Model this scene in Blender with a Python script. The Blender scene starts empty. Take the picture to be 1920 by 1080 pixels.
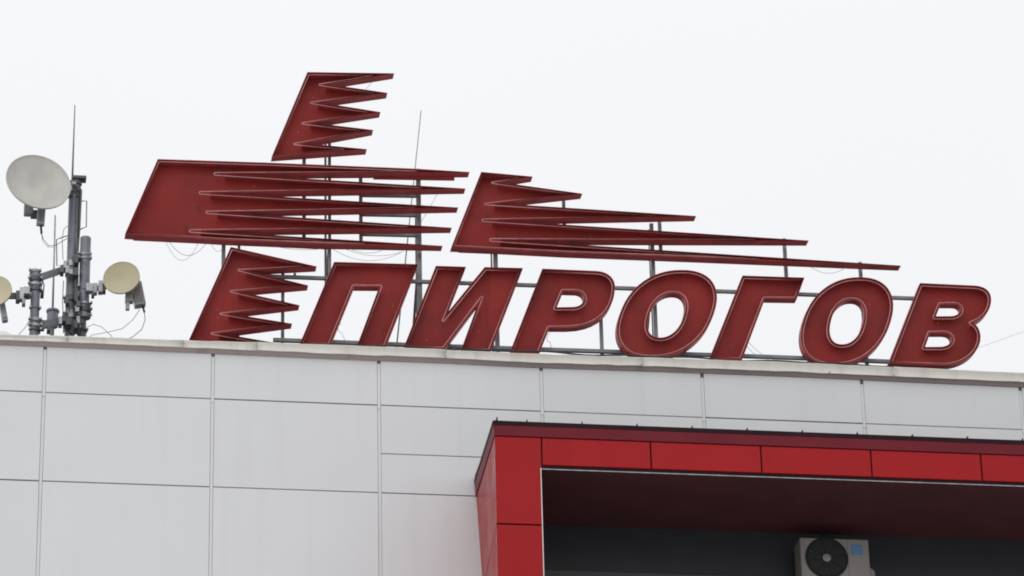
import bpy, bmesh, math, random
from mathutils import Vector, Matrix
from mathutils.geometry import tessellate_polygon

random.seed(11)
S = bpy.context.scene
COL = S.collection

# ------------------------------------------------------------------ camera
FPX, IW, IH = 7000.0, 1920.0, 1080.0           # focal length in photo pixels
CAM = Vector((-0.848, -40.919, 1.6))
YAW, PITCH, ROLL = 0.157640, 0.442237, -0.0250686
_f = Vector((math.sin(YAW)*math.cos(PITCH), math.cos(YAW)*math.cos(PITCH), math.sin(PITCH)))
_r = _f.cross(Vector((0, 0, 1))).normalized()
_u = _r.cross(_f)
_c, _s = math.cos(ROLL), math.sin(ROLL)
_r, _u = _r*_c + _u*_s, -_r*_s + _u*_c
cd = bpy.data.cameras.new('camera')
cam = bpy.data.objects.new('camera', cd)
COL.objects.link(cam)
M3 = Matrix((_r, _u, -_f)).transposed()
cam.matrix_world = Matrix.Translation(CAM) @ M3.to_4x4()
cd.sensor_width = 36.0
cd.lens = FPX/IW*36.0
cd.clip_start = 0.5
cd.clip_end = 5000.0
S.camera = cam

# ------------------------------------------------------------------ sky, sun, exposure (overcast day)
SUN_EL, SUN_AZ = math.radians(33), math.radians(205)      # azimuth clockwise from +Y
w = bpy.data.worlds.new('World')
S.world = w
w.use_nodes = True
nt = w.node_tree
nt.nodes.clear()
o = nt.nodes.new('ShaderNodeOutputWorld')
bg = nt.nodes.new('ShaderNodeBackground')
sky = nt.nodes.new('ShaderNodeTexSky')
sky.sky_type = 'NISHITA'
sky.sun_disc = False
sky.sun_elevation = SUN_EL
sky.sun_rotation = SUN_AZ
sky.air_density = 1.0
sky.dust_density = 4.0
hs = nt.nodes.new('ShaderNodeHueSaturation')
hs.inputs['Saturation'].default_value = 0.12
hs.inputs['Value'].default_value = 1.0
# closed cloud deck: pale grey, a little brighter overhead than at the horizon
tc = nt.nodes.new('ShaderNodeTexCoord')
sx = nt.nodes.new('ShaderNodeSeparateXYZ')
mr = nt.nodes.new('ShaderNodeMapRange')
mr.inputs['From Min'].default_value = 0.0
mr.inputs['From Max'].default_value = 1.0
mr.inputs['To Min'].default_value = 8.5
mr.inputs['To Max'].default_value = 11.3
nz = nt.nodes.new('ShaderNodeTexNoise')
nz.inputs['Scale'].default_value = 3.0
nz.inputs['Detail'].default_value = 3.0
nm = nt.nodes.new('ShaderNodeMapRange')
nm.inputs['To Min'].default_value = 0.97
nm.inputs['To Max'].default_value = 1.03
mu = nt.nodes.new('ShaderNodeMath')
mu.operation = 'MULTIPLY'
cc = nt.nodes.new('ShaderNodeMix')
cc.data_type = 'RGBA'
cc.blend_type = 'MULTIPLY'
cc.inputs['Factor'].default_value = 1.0
cc.inputs['A'].default_value = (0.985, 0.995, 1.02, 1)
mx = nt.nodes.new('ShaderNodeMix')
mx.data_type = 'RGBA'
mx.inputs['Factor'].default_value = 0.93
L = nt.links.new
L(sky.outputs[0], hs.inputs['Color'])
L(tc.outputs['Generated'], sx.inputs[0])
L(sx.outputs['Z'], mr.inputs['Value'])
L(tc.outputs['Generated'], nz.inputs['Vector'])
L(nz.outputs['Fac'], nm.inputs['Value'])
L(mr.outputs[0], mu.inputs[0])
L(nm.outputs[0], mu.inputs[1])
L(mu.outputs[0], cc.inputs['B'])
L(hs.outputs[0], mx.inputs['A'])
L(cc.outputs['Result'], mx.inputs['B'])
L(mx.outputs['Result'], bg.inputs['Color'])
bg.inputs['Strength'].default_value = 0.1
L(bg.outputs[0], o.inputs['Surface'])

sd = bpy.data.lights.new('sun', 'SUN')
sd.energy = 0.5
sd.angle = math.radians(60)
sd.color = (1.0, 0.975, 0.94)
sun = bpy.data.objects.new('sun', sd)
COL.objects.link(sun)
dirv = Vector((math.sin(SUN_AZ)*math.cos(SUN_EL), math.cos(SUN_AZ)*math.cos(SUN_EL), math.sin(SUN_EL)))
sun.rotation_euler = (-dirv).to_track_quat('-Z', 'Y').to_euler()
sun.location = (0, -20, 60)

S.view_settings.view_transform = 'Standard'
S.view_settings.look = 'None'
S.view_settings.exposure = 0.0
S.view_settings.gamma = 1.0
S.view_settings.use_curve_mapping = False
S.render.engine = 'CYCLES'
S.cycles.max_bounces = 8
S.render.film_transparent = False
S.cycles.filter_width = 1.9

# ------------------------------------------------------------------ helpers
def at(px, py, Y):
    """point of the vertical plane y = Y that lies under a photo position"""
    d = _f*FPX + _r*(px-IW/2) - _u*(py-IH/2)
    return CAM + d*((Y-CAM.y)/d.y)

def pxm(Y):
    return FPX/((at(960, 540, Y)-CAM).length)

def lerp(pts, x):
    if x <= pts[0][0]:
        a, b = pts[0], pts[1]
    else:
        for a, b in zip(pts, pts[1:]):
            if x <= b[0]:
                break
    return a[1] + (b[1]-a[1])*(x-a[0])/(b[0]-a[0])

def tag(ob, label=None, cat=None, group=None, kind=None):
    if label: ob['label'] = label
    if cat: ob['category'] = cat
    if group: ob['group'] = group
    if kind: ob['kind'] = kind
    return ob

def base_of(parent):
    while parent.parent: parent = parent.parent
    return Vector(parent.location)

def thing(name, loc, label, cat, group=None):
    e = bpy.data.objects.new(name, None)
    e.empty_display_size = 0.2
    e.location = loc
    COL.objects.link(e)
    return tag(e, label, cat, group)

def mesh(name, verts, faces, mat, parent=None, smooth=False, origin=None):
    """verts in world coordinates"""
    b = base_of(parent) if parent else Vector((0, 0, 0))
    og = Vector(origin) if origin is not None else b
    me = bpy.data.meshes.new(name)
    me.from_pydata([tuple(Vector(v)-og) for v in verts], [], faces)
    me.validate()
    me.materials.append(mat)
    if smooth:
        for p in me.polygons: p.use_smooth = True
    ob = bpy.data.objects.new(name, me)
    COL.objects.link(ob)
    if parent:
        ob.parent = parent
        pb = Vector((0, 0, 0)) if parent.parent is None else Vector(parent.location)
        ob.location = og - b - pb
    else:
        ob.location = og
    return ob

def fixn(ob):
    bm = bmesh.new(); bm.from_mesh(ob.data)
    bmesh.ops.recalc_face_normals(bm, faces=bm.faces)
    bm.to_mesh(ob.data); bm.free()
    return ob

def bevel(ob, wd, seg=2):
    m = ob.modifiers.new('bevel', 'BEVEL')
    m.width = wd; m.segments = seg; m.limit_method = 'ANGLE'
    return ob

BF = [(0, 3, 2, 1), (4, 5, 6, 7), (0, 1, 5, 4), (1, 2, 6, 5), (2, 3, 7, 6), (3, 0, 4, 7)]
def box(name, a, b, mat, parent=None, bev=0.0, origin=None):
    x0, x1 = sorted((a[0], b[0])); y0, y1 = sorted((a[1], b[1])); z0, z1 = sorted((a[2], b[2]))
    v = [(x0, y0, z0), (x1, y0, z0), (x1, y1, z0), (x0, y1, z0), (x0, y0, z1), (x1, y0, z1), (x1, y1, z1), (x0, y1, z1)]
    ob = mesh(name, v, BF, mat, parent, origin=origin)
    if bev: bevel(ob, bev)
    return ob

def bar(name, p, q, wx, wy, mat, parent=None, up=Vector((0, 1, 0)), bev=0.0):
    """rectangular bar from p to q; wx across, wy along 'up'"""
    p, q = Vector(p), Vector(q)
    d = (q-p).normalized()
    s = d.cross(up).normalized(); t = s.cross(d).normalized()
    v = []
    for c in (p, q):
        for i, j in ((-1, -1), (1, -1), (1, 1), (-1, 1)):
            v.append(c + s*(i*wx/2) + t*(j*wy/2))
    ob = fixn(mesh(name, v, BF, mat, parent))
    if bev: bevel(ob, bev)
    return ob

def sweep(pts, rad, n=8, closed=False):
    pts = [Vector(p) for p in pts]
    N = len(pts)
    vs, fs = [], []
    prev = None
    for i, p in enumerate(pts):
        a = pts[i-1] if (i > 0 or closed) else p
        b = pts[(i+1) % N] if (i < N-1 or closed) else p
        d = (b-a)
        if d.length < 1e-9: d = Vector((0, 0, 1))
        d.normalize()
        if prev is None:
            s = d.cross(Vector((0, 1, 0)))
            if s.length < 1e-3: s = d.cross(Vector((1, 0, 0)))
        else:
            s = prev - d*prev.dot(d)
            if s.length < 1e-4: s = d.cross(Vector((0, 1, 0)))
        s.normalize(); prev = s
        t = d.cross(s)
        r = rad[i] if isinstance(rad, (list, tuple)) else rad
        for k in range(n):
            an = 2*math.pi*k/n
            vs.append(p + (s*math.cos(an) + t*math.sin(an))*r)
    for i in range(N if closed else N-1):
        j = (i+1) % N
        for k in range(n):
            k2 = (k+1) % n
            fs.append((i*n+k, i*n+k2, j*n+k2, j*n+k))
    if not closed:
        fs.append(tuple(range(n-1, -1, -1)))
        fs.append(tuple((N-1)*n+k for k in range(n)))
    return vs, fs

def tube(name, pts, rad, mat, parent=None, n=8, closed=False):
    v, f = sweep(pts, rad, n, closed)
    return fixn(mesh(name, v, f, mat, parent, smooth=True))

def lathe(name, prof, center, axis, mat, parent=None, n=40, smooth=True):
    """prof: (radius, height along axis)"""
    ax = Vector(axis).normalized()
    s = ax.cross(Vector((0, 0, 1)))
    if s.length < 1e-3: s = Vector((1, 0, 0))
    s.normalize(); t = ax.cross(s)
    vs, fs = [], []
    for r, h in prof:
        for k in range(n):
            an = 2*math.pi*k/n
            vs.append(Vector(center) + ax*h + (s*math.cos(an)+t*math.sin(an))*max(r, 1e-4))
    for i in range(len(prof)-1):
        for k in range(n):
            k2 = (k+1) % n
            fs.append((i*n+k, i*n+k2, (i+1)*n+k2, (i+1)*n+k))
    fs.append(tuple(range(n-1, -1, -1)))
    fs.append(tuple((len(prof)-1)*n+k for k in range(n)))
    ob = fixn(mesh(name, vs, fs, mat, parent, smooth=smooth))
    if smooth:
        ob.data.set_sharp_from_angle(angle=math.radians(35))
    return ob

def cyl(name, p, q, r, mat, parent=None, n=20, chamfer=0.0):
    p, q = Vector(p), Vector(q)
    h = (q-p).length
    pr = [(r, 0), (r, h)] if not chamfer else [(r-chamfer, 0), (r, chamfer), (r, h-chamfer), (r-chamfer, h)]
    return lathe(name, pr, p, q-p, mat, parent, n)

# ------------------------------------------------------------------ materials
def material(name, col, rough=0.5, metal=0.0, var=0.0, vscale=3.0, rnd=0.0, bump=0.0, bscale=30.0,
             streak=None, speck=None, stain=None, coat=0.0, spec=0.5, stretch=1.0, rvar=0.0):
    m = bpy.data.materials.new(name)
    m.use_nodes = True
    t = m.node_tree; N = t.nodes; K = t.links.new
    b = N['Principled BSDF']
    b.inputs['Roughness'].default_value = rough
    b.inputs['Metallic'].default_value = metal
    b.inputs['Coat Weight'].default_value = coat
    b.inputs['Coat Roughness'].default_value = 0.08
    b.inputs['Specular IOR Level'].default_value = spec
    tc = N.new('ShaderNodeTexCoord')
    vec = tc.outputs['Object']
    oi = N.new('ShaderNodeObjectInfo')
    av = N.new('ShaderNodeVectorMath'); av.operation = 'ADD'
    ml = N.new('ShaderNodeVectorMath'); ml.operation = 'SCALE'
    K(oi.outputs['Location'], ml.inputs[0]); ml.inputs['Scale'].default_value = 1.7
    K(vec, av.inputs[0]); K(ml.outputs[0], av.inputs[1])
    vec = av.outputs[0]
    rgb = N.new('ShaderNodeRGB'); rgb.outputs[0].default_value = (*col, 1)
    cur = rgb.outputs[0]
    def mul(cur, fac):
        x = N.new('ShaderNodeVectorMath'); x.operation = 'SCALE'
        K(cur, x.inputs[0]); K(fac, x.inputs['Scale'])
        return x.outputs[0]
    def noise(scale, detail=4, stretchz=1.0):
        mp = N.new('ShaderNodeMapping')
        mp.inputs['Scale'].default_value = (1, 1, stretchz)
        K(vec, mp.inputs['Vector'])
        n = N.new('ShaderNodeTexNoise')
        n.inputs['Scale'].default_value = scale; n.inputs['Detail'].default_value = detail
        K(mp.outputs[0], n.inputs['Vector'])
        return n.outputs['Fac']
    def rng(src, a, b_, fa=0.0, fb=1.0):
        r = N.new('ShaderNodeMapRange')
        r.inputs['From Min'].default_value = fa; r.inputs['From Max'].default_value = fb
        r.inputs['To Min'].default_value = a; r.inputs['To Max'].default_value = b_
        K(src, r.inputs['Value'])
        return r.outputs[0]
    def mix(cur, col2, fac):
        x = N.new('ShaderNodeMix'); x.data_type = 'RGBA'
        K(fac, x.inputs['Factor']); K(cur, x.inputs['A']); x.inputs['B'].default_value = (*col2, 1)
        return x.outputs['Result']
    if var: cur = mul(cur, rng(noise(vscale, 5, stretch), 1-var, 1+var, 0.3, 0.7))
    if rnd: cur = mul(cur, rng(oi.outputs['Random'], 1-rnd, 1+rnd))
    if streak:
        c2, amt, sc = streak
        cur = mix(cur, c2, rng(noise(sc, 4, 0.06), 0, amt, 0.52, 0.75))
    if stain:
        c2, amt, sc, lo = stain
        cur = mix(cur, c2, rng(noise(sc, 6), 0, amt, lo, lo+0.12))
    if speck:
        c2, amt, sc, thr = speck
        v = N.new('ShaderNodeTexVoronoi'); v.inputs['Scale'].default_value = sc
        K(vec, v.inputs['Vector'])
        sp = N.new('ShaderNodeSeparateXYZ'); K(v.outputs['Color'], sp.inputs[0])
        pick = rng(sp.outputs[0], 0, 1, 0.45, 0.9)
        dd = rng(v.outputs['Distance'], amt, 0, thr*0.5, thr)
        mm = N.new('ShaderNodeMath'); mm.operation = 'MULTIPLY'
        K(pick, mm.inputs[0]); K(dd, mm.inputs[1])
        cur = mix(cur, c2, mm.outputs[0])
    K(cur, b.inputs['Base Color'])
    if rvar:
        K(rng(noise(vscale*1.7, 4), rough-rvar, rough+rvar, 0.3, 0.7), b.inputs['Roughness'])
    if bump:
        bp = N.new('ShaderNodeBump'); bp.inputs['Strength'].default_value = bump; bp.inputs['Distance'].default_value = 0.02
        K(noise(bscale, 3), bp.inputs['Height']); K(bp.outputs[0], b.inputs['Normal'])
    return m

MAT = dict(
    panel=material('white_cassette_panel', (0.628, 0.634, 0.64), 0.38, var=0.016, vscale=1.3, rnd=0.012,
                   streak=((0.52, 0.52, 0.51), 0.22, 5.0), bump=0.03, bscale=1.2),
    strip=material('white_joint_strip', (0.625, 0.63, 0.637), 0.4, var=0.03, vscale=4, streak=((0.5, 0.5, 0.48), 0.35, 9.0)),
    core=material('joint_backing', (0.26, 0.25, 0.25), 0.8),
    fascia=material('cream_fascia', (0.61, 0.59, 0.53), 0.42, var=0.05, vscale=2.5, streak=((0.36, 0.33, 0.29), 0.35, 7.0),
                    stain=((0.20, 0.18, 0.16), 0.7, 2.6, 0.64), bump=0.08, bscale=3.0),
    soffit_trim=material('pinkish_brown_trim', (0.37, 0.30, 0.285), 0.5, var=0.08, vscale=2.0, stain=((0.2, 0.16, 0.14), 0.5, 3.0, 0.6)),
    roof=material('roof_felt', (0.08, 0.08, 0.085), 0.9, var=0.1),
    red=material('sign_red_paint', (0.225, 0.022, 0.019), 0.5, spec=0.16, var=0.2, vscale=1.4, streak=((0.15, 0.017, 0.016), 0.55, 4.5), stain=((0.16, 0.022, 0.022), 0.6, 1.1, 0.55),
                 speck=((0.75, 0.62, 0.60), 0.75, 9.0, 0.055), bump=0.04, bscale=3.0, rvar=0.1),
    rim=material('sign_rim_paint', (0.36, 0.058, 0.058), 0.45, spec=0.25, var=0.18, vscale=4.0, stain=((0.17, 0.035, 0.037), 0.6, 3.0, 0.58),
                 speck=((0.7, 0.6, 0.58), 0.5, 9.0, 0.045)),
    neon=material('unlit_pink_neon_glass', (0.45, 0.205, 0.20), 0.25, var=0.28, vscale=7.0, stain=((0.25, 0.16, 0.15), 0.7, 3.5, 0.58)),
    steel=material('grey_painted_steel', (0.18, 0.19, 0.195), 0.5, metal=0.2, var=0.2, vscale=5.0, stain=((0.10, 0.06, 0.045), 0.5, 4.0, 0.6)),
    mast=material('mast_grey_paint', (0.20, 0.215, 0.245), 0.48, metal=0.2, var=0.12, vscale=6.0, stain=((0.09, 0.085, 0.085), 0.6, 7.0, 0.6)),
    galv=material('galvanised_steel', (0.36, 0.365, 0.37), 0.45, metal=0.6, var=0.25, vscale=14.0),
    dark=material('dark_steel', (0.095, 0.10, 0.105), 0.5, metal=0.3, var=0.2, vscale=8.0),
    dish=material('dish_grey_white', (0.50, 0.49, 0.445), 0.5, var=0.09, vscale=4.0, streak=((0.38, 0.36, 0.31), 0.35, 8.0)),
    dishy=material('dish_yellowed', (0.53, 0.475, 0.315), 0.5, var=0.06, vscale=5.0, stain=((0.42, 0.38, 0.26), 0.4, 5.0, 0.58)),
    radio=material('radio_unit_paint', (0.42, 0.43, 0.44), 0.45, var=0.06, vscale=8.0),
    wire=material('black_cable', (0.035, 0.035, 0.04), 0.6),
    wireg=material('grey_cable', (0.30, 0.30, 0.31), 0.6),
    portal=material('portal_red_cassette', (0.325, 0.011, 0.013), 0.32, spec=0.14, streak=((0.24, 0.010, 0.012), 0.4, 3.0), var=0.05, vscale=1.2, rnd=0.04,
                    speck=((0.7, 0.45, 0.45), 0.35, 8.0, 0.045), bump=0.03, bscale=1.5, rvar=0.07),
    coping=material('maroon_coping', (0.15, 0.015, 0.024), 0.45, spec=0.15, var=0.10, vscale=2.0, stain=((0.10, 0.02, 0.025), 0.5, 2.0, 0.58)),
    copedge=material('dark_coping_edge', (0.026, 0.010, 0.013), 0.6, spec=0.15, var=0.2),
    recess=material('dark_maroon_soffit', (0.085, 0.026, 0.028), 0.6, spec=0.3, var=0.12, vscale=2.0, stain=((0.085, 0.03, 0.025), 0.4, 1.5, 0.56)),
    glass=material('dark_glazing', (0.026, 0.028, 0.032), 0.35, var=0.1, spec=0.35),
    frame=material('dark_window_frame', (0.05, 0.046, 0.046), 0.5),
    white=material('white_trim', (0.72, 0.71, 0.69), 0.45, var=0.08, vscale=5.0, stain=((0.4, 0.36, 0.33), 0.6, 5.0, 0.58)),
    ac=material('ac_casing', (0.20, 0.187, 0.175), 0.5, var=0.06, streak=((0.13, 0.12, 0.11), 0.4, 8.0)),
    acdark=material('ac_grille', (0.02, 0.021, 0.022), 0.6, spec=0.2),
    blue=material('blue_sticker', (0.07, 0.16, 0.30), 0.4, var=0.15, vscale=20),
    paleblue=material('sticker_print', (0.10, 0.21, 0.36), 0.4),
    asphalt=material('thin_wet_snow', (0.58, 0.58, 0.585), 0.6, var=0.15, vscale=0.5),
    wall=material('painted_side_wall', (0.60, 0.60, 0.60), 0.6, var=0.04),
)

# ------------------------------------------------------------------ ground
g = mesh('ground', [(-900, -900, 0), (900, -900, 0), (900, 900, 0), (-900, 900, 0)], [(0, 1, 2, 3)], MAT['asphalt'])
tag(g, kind='structure')

# ------------------------------------------------------------------ white building
Z1, Z2, ZTOP = 19.583, 18.447, 20.29
XJ = [-4.0, -2.0, -0.004, 2.0, 4.004, 5.99, 7.985, 9.988, 12.002, 14.0, 16.0]
XL, XR = -4.0, 16.0
bld = thing('white_building', (XL, 0, 0), 'white panelled building with cream roof edge filling the lower photo', 'building')
ROOFZ = 20.06
box('wall', (XL+0.03, 0.035, 0.0), (XR-0.03, 14.0, ROOFZ-0.06), MAT['wall'], bld)
box('parapet', (XL+0.05, 0.0365, ROOFZ+0.001), (XR-0.05, 0.12, 20.22), MAT['wall'], bld)
box('joint_backing', (XL+0.05, 0.031, 14.2), (XR-0.05, 0.0345, 20.22), MAT['core'], bld)
box('roof_deck', (XL+0.01, 0.037, ROOFZ-0.055), (XR-0.01, 14.02, ROOFZ), MAT['roof'], bld)

def panel(x0, x1, z0, z1):
    jz = lambda: random.uniform(-0.0015, 0.0015)
    yo = random.uniform(-0.002, 0.002)
    pan = box('facade_panel', (x0, yo, z0+jz()), (x1, yo+0.028, z1+jz()), MAT['panel'], bld, bev=0.004,
              origin=((x0+x1)/2, 0, (z0+z1)/2))
    return pan

GV, GH = 0.021, 0.0065          # half widths of the vertical and horizontal joints
for i in range(len(XJ)-1):
    xa, xb = XJ[i]+GV, XJ[i+1]-GV
    panel(xa, xb, Z1+GH, 20.22)
    if i == 4:
        zx = 18.952
        panel(xa, xb, zx+0.003, Z1-GH)
        panel(xa, xb, Z2+GH, zx-0.003)
    else:
        panel(xa, xb, Z2+GH, Z1-GH)
    if i <= 4:
        panel(xa, xb, 17.10, Z2-GH)
        panel(xa, xb, 15.9, 17.10-2*GH)
for j, x in enumerate(XJ[1:-1]):
    lo = 15.9 if j <= 3 else 18.0
    pj = 84+306*(j-1)
    ZE = at(pj, lerp([(0, 647), (400, 664), (1000, 690), (1915, 728)], pj), 0.0).z
    # the strip is made of two lengths that meet just under the first row of panels
    box('joint_strip', (x-0.0185, 0.006, Z1-0.05), (x+0.0185, 0.030, ZE-0.03), MAT['strip'], bld, bev=0.003)
    box('joint_strip', (x-0.018, 0.008, lo), (x+0.018, 0.030, Z1-0.052), MAT['strip'], bld, bev=0.003)
    box('strip_end', (x-0.019, 0.002, ZE-0.028), (x+0.019, 0.028, 20.21), MAT['dark'], bld)

# cream fascia: lengths of folded sheet with a rolled top edge, a little dented
YG = -0.08
GT = [(-300, 618.5), (0, 626), (124, 629), (355, 637), (480, 640.2), (717, 649), (1000, 662), (1240, 670.2), (1480, 678), (1690, 687.5), (1915, 698), (2300, 716)]
GB = [(-300, 628), (0, 637.5), (124, 642), (300, 649.5), (480, 657), (658, 665), (835, 671.5), (1000, 680), (1250, 688), (1480, 697), (1915, 717), (2300, 734)]
def fascia(pa, pb):
    n = max(4, int((pb-pa)/22))
    vs, fs = [], []
    yo = random.uniform(-0.004, 0.004)
    rows = 9
    for i in range(n+1):
        px = pa + (pb-pa)*i/n
        T, B = at(px, lerp(GT, px), YG), at(px, lerp(GB, px), YG)
        dz = random.gauss(0, 0.0022)
        dn = random.gauss(0, 0.0022)
        zt, zb, x = T.z+dz, B.z+random.gauss(0, 0.0022), T.x
        h = zt-zb
        prof = [(0.10, zt-0.006), (0.035, zt), (0.012, zt-0.002), (0.0, zt-0.014), (0.004, zt-0.03), (0.012+dn, zt-h*0.45), (0.008+dn, zt-h*0.8), (0.0, zb+0.006), (0.006, zb)]
        for y, z in prof: vs.append((x, YG+yo+y, z))
    for i in range(n):
        for k in range(rows-1):
            fs.append((i*rows+k, i*rows+k+1, (i+1)*rows+k+1, (i+1)*rows+k))
    ob = mesh('fascia_sheet', vs, fs, MAT['fascia'], bld, smooth=True)
    fixn(ob)
    ob.data.set_sharp_from_angle(angle=math.radians(40))
    m = ob.modifiers.new('thick', 'SOLIDIFY'); m.thickness = 0.003; m.offset = -1
    return ob
cuts = [-300, 128, 343, 482, 836, 1205, 1675, 2080, 2300]
for a, b in zip(cuts, cuts[1:]):
    fascia(a+0.3, b-0.3)
# underside trim between the fascia and the wall
for a, b in ((-300, 655), (655, 1450), (1450, 2300)):
    vs = []
    for i in range(13):
        px = a+0.3 + (b-a-0.6)*i/12
        p = at(px, lerp(GB, px), YG)
        zz = p.z + 0.012
        vs += [(p.x, YG+0.012, zz), (p.x, -0.045, zz-0.018), (p.x, -0.020, zz-0.042), (p.x, -0.006, zz-0.048), (p.x, -0.0035, zz+0.05), (p.x, YG+0.02, zz+0.05)]
    fs = []
    for i in range(12):
        for k in range(6):
            fs.append((i*6+k, i*6+(k+1) % 6, (i+1)*6+(k+1) % 6, (i+1)*6+k))
    fixn(mesh('eaves_trim', vs, fs, MAT['soffit_trim'], bld))
for px in (1203, 1555, 1909):
    p = at(px, lerp(GB, px)-1.5, YG)
    box('fascia_clip', (p.x-0.011, YG-0.012, p.z-0.012), (p.x+0.011, YG+0.004, p.z+0.016), MAT['galv'], bld, bev=0.003)

# ------------------------------------------------------------------ red portal box on the facade
D = -1.8
ZL = 14.3
def F(px, py): return at(px, py, D)
cop_b = [(929, 816.2), (1920, 854)]
cop_t = [(929, 797), (1920, 837.5)]
edge_t = [(929, 790.3), (1920, 830)]
pan_b = [(929, 867), (1013.5, 871), (1400, 887), (1920, 906)]
PX_R = 2300
zpb = F(1500, lerp(pan_b, 1500)).z
zpt = F(1500, lerp(cop_b, 1500)).z
zct = F(1500, lerp(cop_t, 1500)).z
zet = F(1500, lerp(edge_t, 1500)).z
xF0 = F(930, 900).x
xI = F(1016, 950).x
xR = F(PX_R, 900).x
por = thing('red_portal', (xF0, D, ZL), 'bright red box frame with dark recess projecting from the white facade', 'portal')
Bt = at(893, 932, 0.0)
Bm = at(905.5, 1104, 0.0)
Bb = Bt + (Bm-Bt)*((ZL-Bt.z)/(Bm.z-Bt.z))
# side wall body behind the cassettes
def hexa(name, q, mat, par):
    """q: four (front) points then four (back) points"""
    return fixn(mesh(name, q, [(0, 1, 2, 3), (7, 6, 5, 4), (0, 4, 5, 1), (1, 5, 6, 2), (2, 6, 7, 3), (3, 7, 4, 0)], mat, par))
hexa('side_wall_core', [(xF0+0.04, D+0.035, ZL), (xI-0.01, D+0.035, ZL), (xI-0.01, D+0.035, zpb+0.02), (xF0+0.04, D+0.035, zpb+0.02),
                        (Bb.x+0.05, -0.005, ZL), (xI-0.01, -0.005, ZL), (xI-0.01, -0.005, zpb+0.02), (Bt.x+0.05, -0.005, zpb+0.02)], MAT['copedge'], por)
hexa('lintel_core', [(xF0+0.04, D+0.035, zpb+0.03), (xR, D+0.035, zpb+0.03), (xR, D+0.035, zet-0.03), (xF0+0.04, D+0.035, zet-0.03),
                     (Bt.x+0.05, -0.005, zpb+0.03), (xR, -0.005, zpb+0.03), (xR, -0.005, zet-0.06), (Bt.x+0.05, -0.005, zet-0.06)], MAT['copedge'], por)
G = 0.009
zj = F(970, 983).z
def cassette(x0, x1, z0, z1, name='red_panel'):
    ob = box(name, (x0, D+random.uniform(-0.0015, 0.0015), z0), (x1, D+0.03, z1), MAT['portal'], por, bev=0.004, origin=((x0+x1)/2, D, (z0+z1)/2))
    return ob
xj = [xF0] + [F(x, lerp(pan_b, x)-25).x for x in (1015.8, 1220.6, 1427.5, 1634, 1840.5, 2047, 2254)]
cassette(xF0, xj[1]-G, zj+G, zpt-G)
cassette(xF0, xj[1]-G, zj-1.15, zj-G)
cassette(xF0, xj[1]-G, zj-2.3, zj-1.15-2*G)
for a, b in zip(xj[1:], xj[2:]):
    cassette(a+G, b-G, zpb+0.014, zpt-G)
# left side cassettes (slightly twisted plane, as built)
def sidepan(f0z, f1z, b0, b1):
    q = [(xF0-0.002, D+0.002, f0z), (b0.x, -0.004, b0.z), (b1.x, -0.004, b1.z), (xF0-0.002, D+0.002, f1z)]
    q2 = [(p[0]+0.028, p[1]+(0.03 if k in (0, 3) else 0), p[2]) for k, p in enumerate(q)]
    ob = hexa('side_panel', q + q2, MAT['portal'], por)
    return ob
dB = (Bm-Bt).normalized()
def Bz(z): return Bt + (Bm-Bt)*((z-Bt.z)/(Bm.z-Bt.z))
sidepan(zpt-G, zj+G, Bz(Bt.z-0.012), Bz(Bm.z+G))
sidepan(zj-G, zj-1.15, Bz(Bm.z-G), Bz(Bm.z-1.14))
# coping: maroon upstand under a dark overhanging edge, with standing seams running back to the wall
hexa('coping', [(xF0-0.010, D-0.012, zpt), (xR, D-0.012, zpt), (xR, D-0.030, zct), (xF0-0.022, D-0.030, zct),
                (Bt.x-0.012, -0.006, Bt.z+0.005), (xR, -0.006, Bt.z+0.005), (xR, -0.006, Bt.z+0.17), (Bt.x-0.02, -0.006, Bt.z+0.17)], MAT['coping'], por)
hexa('coping_edge', [(xF0-0.026, D-0.034, zct+0.002), (xR, D-0.034, zct+0.002), (xR, D-0.052, zet), (xF0-0.030, D-0.052, zet),
                     (Bt.x-0.024, -0.006, Bt.z+0.173), (xR, -0.006, Bt.z+0.173), (xR, -0.006, Bt.z+0.215), (Bt.x-0.024, -0.006, Bt.z+0.215)], MAT['copedge'], por)
for k in range(-1, 12):
    px = 986.5 + 103.2*k
    p = F(px, lerp(edge_t, px))
    if k == -1: p = F(930.5, 790.3)
    hh = 0.028 if k >= 0 else 0.05
    bar('standing_seam', (p.x+0.004, D-0.055, zet+hh*0.35), (p.x+0.004, -0.01, Bt.z+0.225+hh*0.35), 0.010, hh*1.1, MAT['copedge'], por, up=Vector((0, 0, 1)))
# white drip trims round the opening
box('drip_trim', (xI+0.012, D+0.020, zpb-0.036), (xR, D+0.030, zpb-0.027), MAT['galv'], por)
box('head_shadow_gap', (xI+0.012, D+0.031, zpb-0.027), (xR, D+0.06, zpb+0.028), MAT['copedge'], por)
box('jamb_trim', (xI-0.004, D-0.003, ZL), (xI+0.005, D+0.05, zpb-0.028), MAT['white'], por)
# recess: soffit boards, dark glazing with a rail
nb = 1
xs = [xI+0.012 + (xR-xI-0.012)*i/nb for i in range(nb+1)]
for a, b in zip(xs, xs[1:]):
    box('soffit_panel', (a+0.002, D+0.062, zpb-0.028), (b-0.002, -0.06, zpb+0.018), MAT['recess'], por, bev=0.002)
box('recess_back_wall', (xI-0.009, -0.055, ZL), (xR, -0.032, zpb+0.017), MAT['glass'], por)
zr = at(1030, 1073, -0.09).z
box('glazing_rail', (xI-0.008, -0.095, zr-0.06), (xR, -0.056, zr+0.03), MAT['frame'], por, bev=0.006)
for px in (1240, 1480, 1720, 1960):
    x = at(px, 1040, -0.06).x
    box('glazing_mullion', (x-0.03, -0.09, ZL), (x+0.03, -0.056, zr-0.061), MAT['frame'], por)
box('recess_floor', (xF0+0.02, D+0.04, ZL-0.25), (xR, -0.01, ZL-0.002), MAT['copedge'], por)

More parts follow.
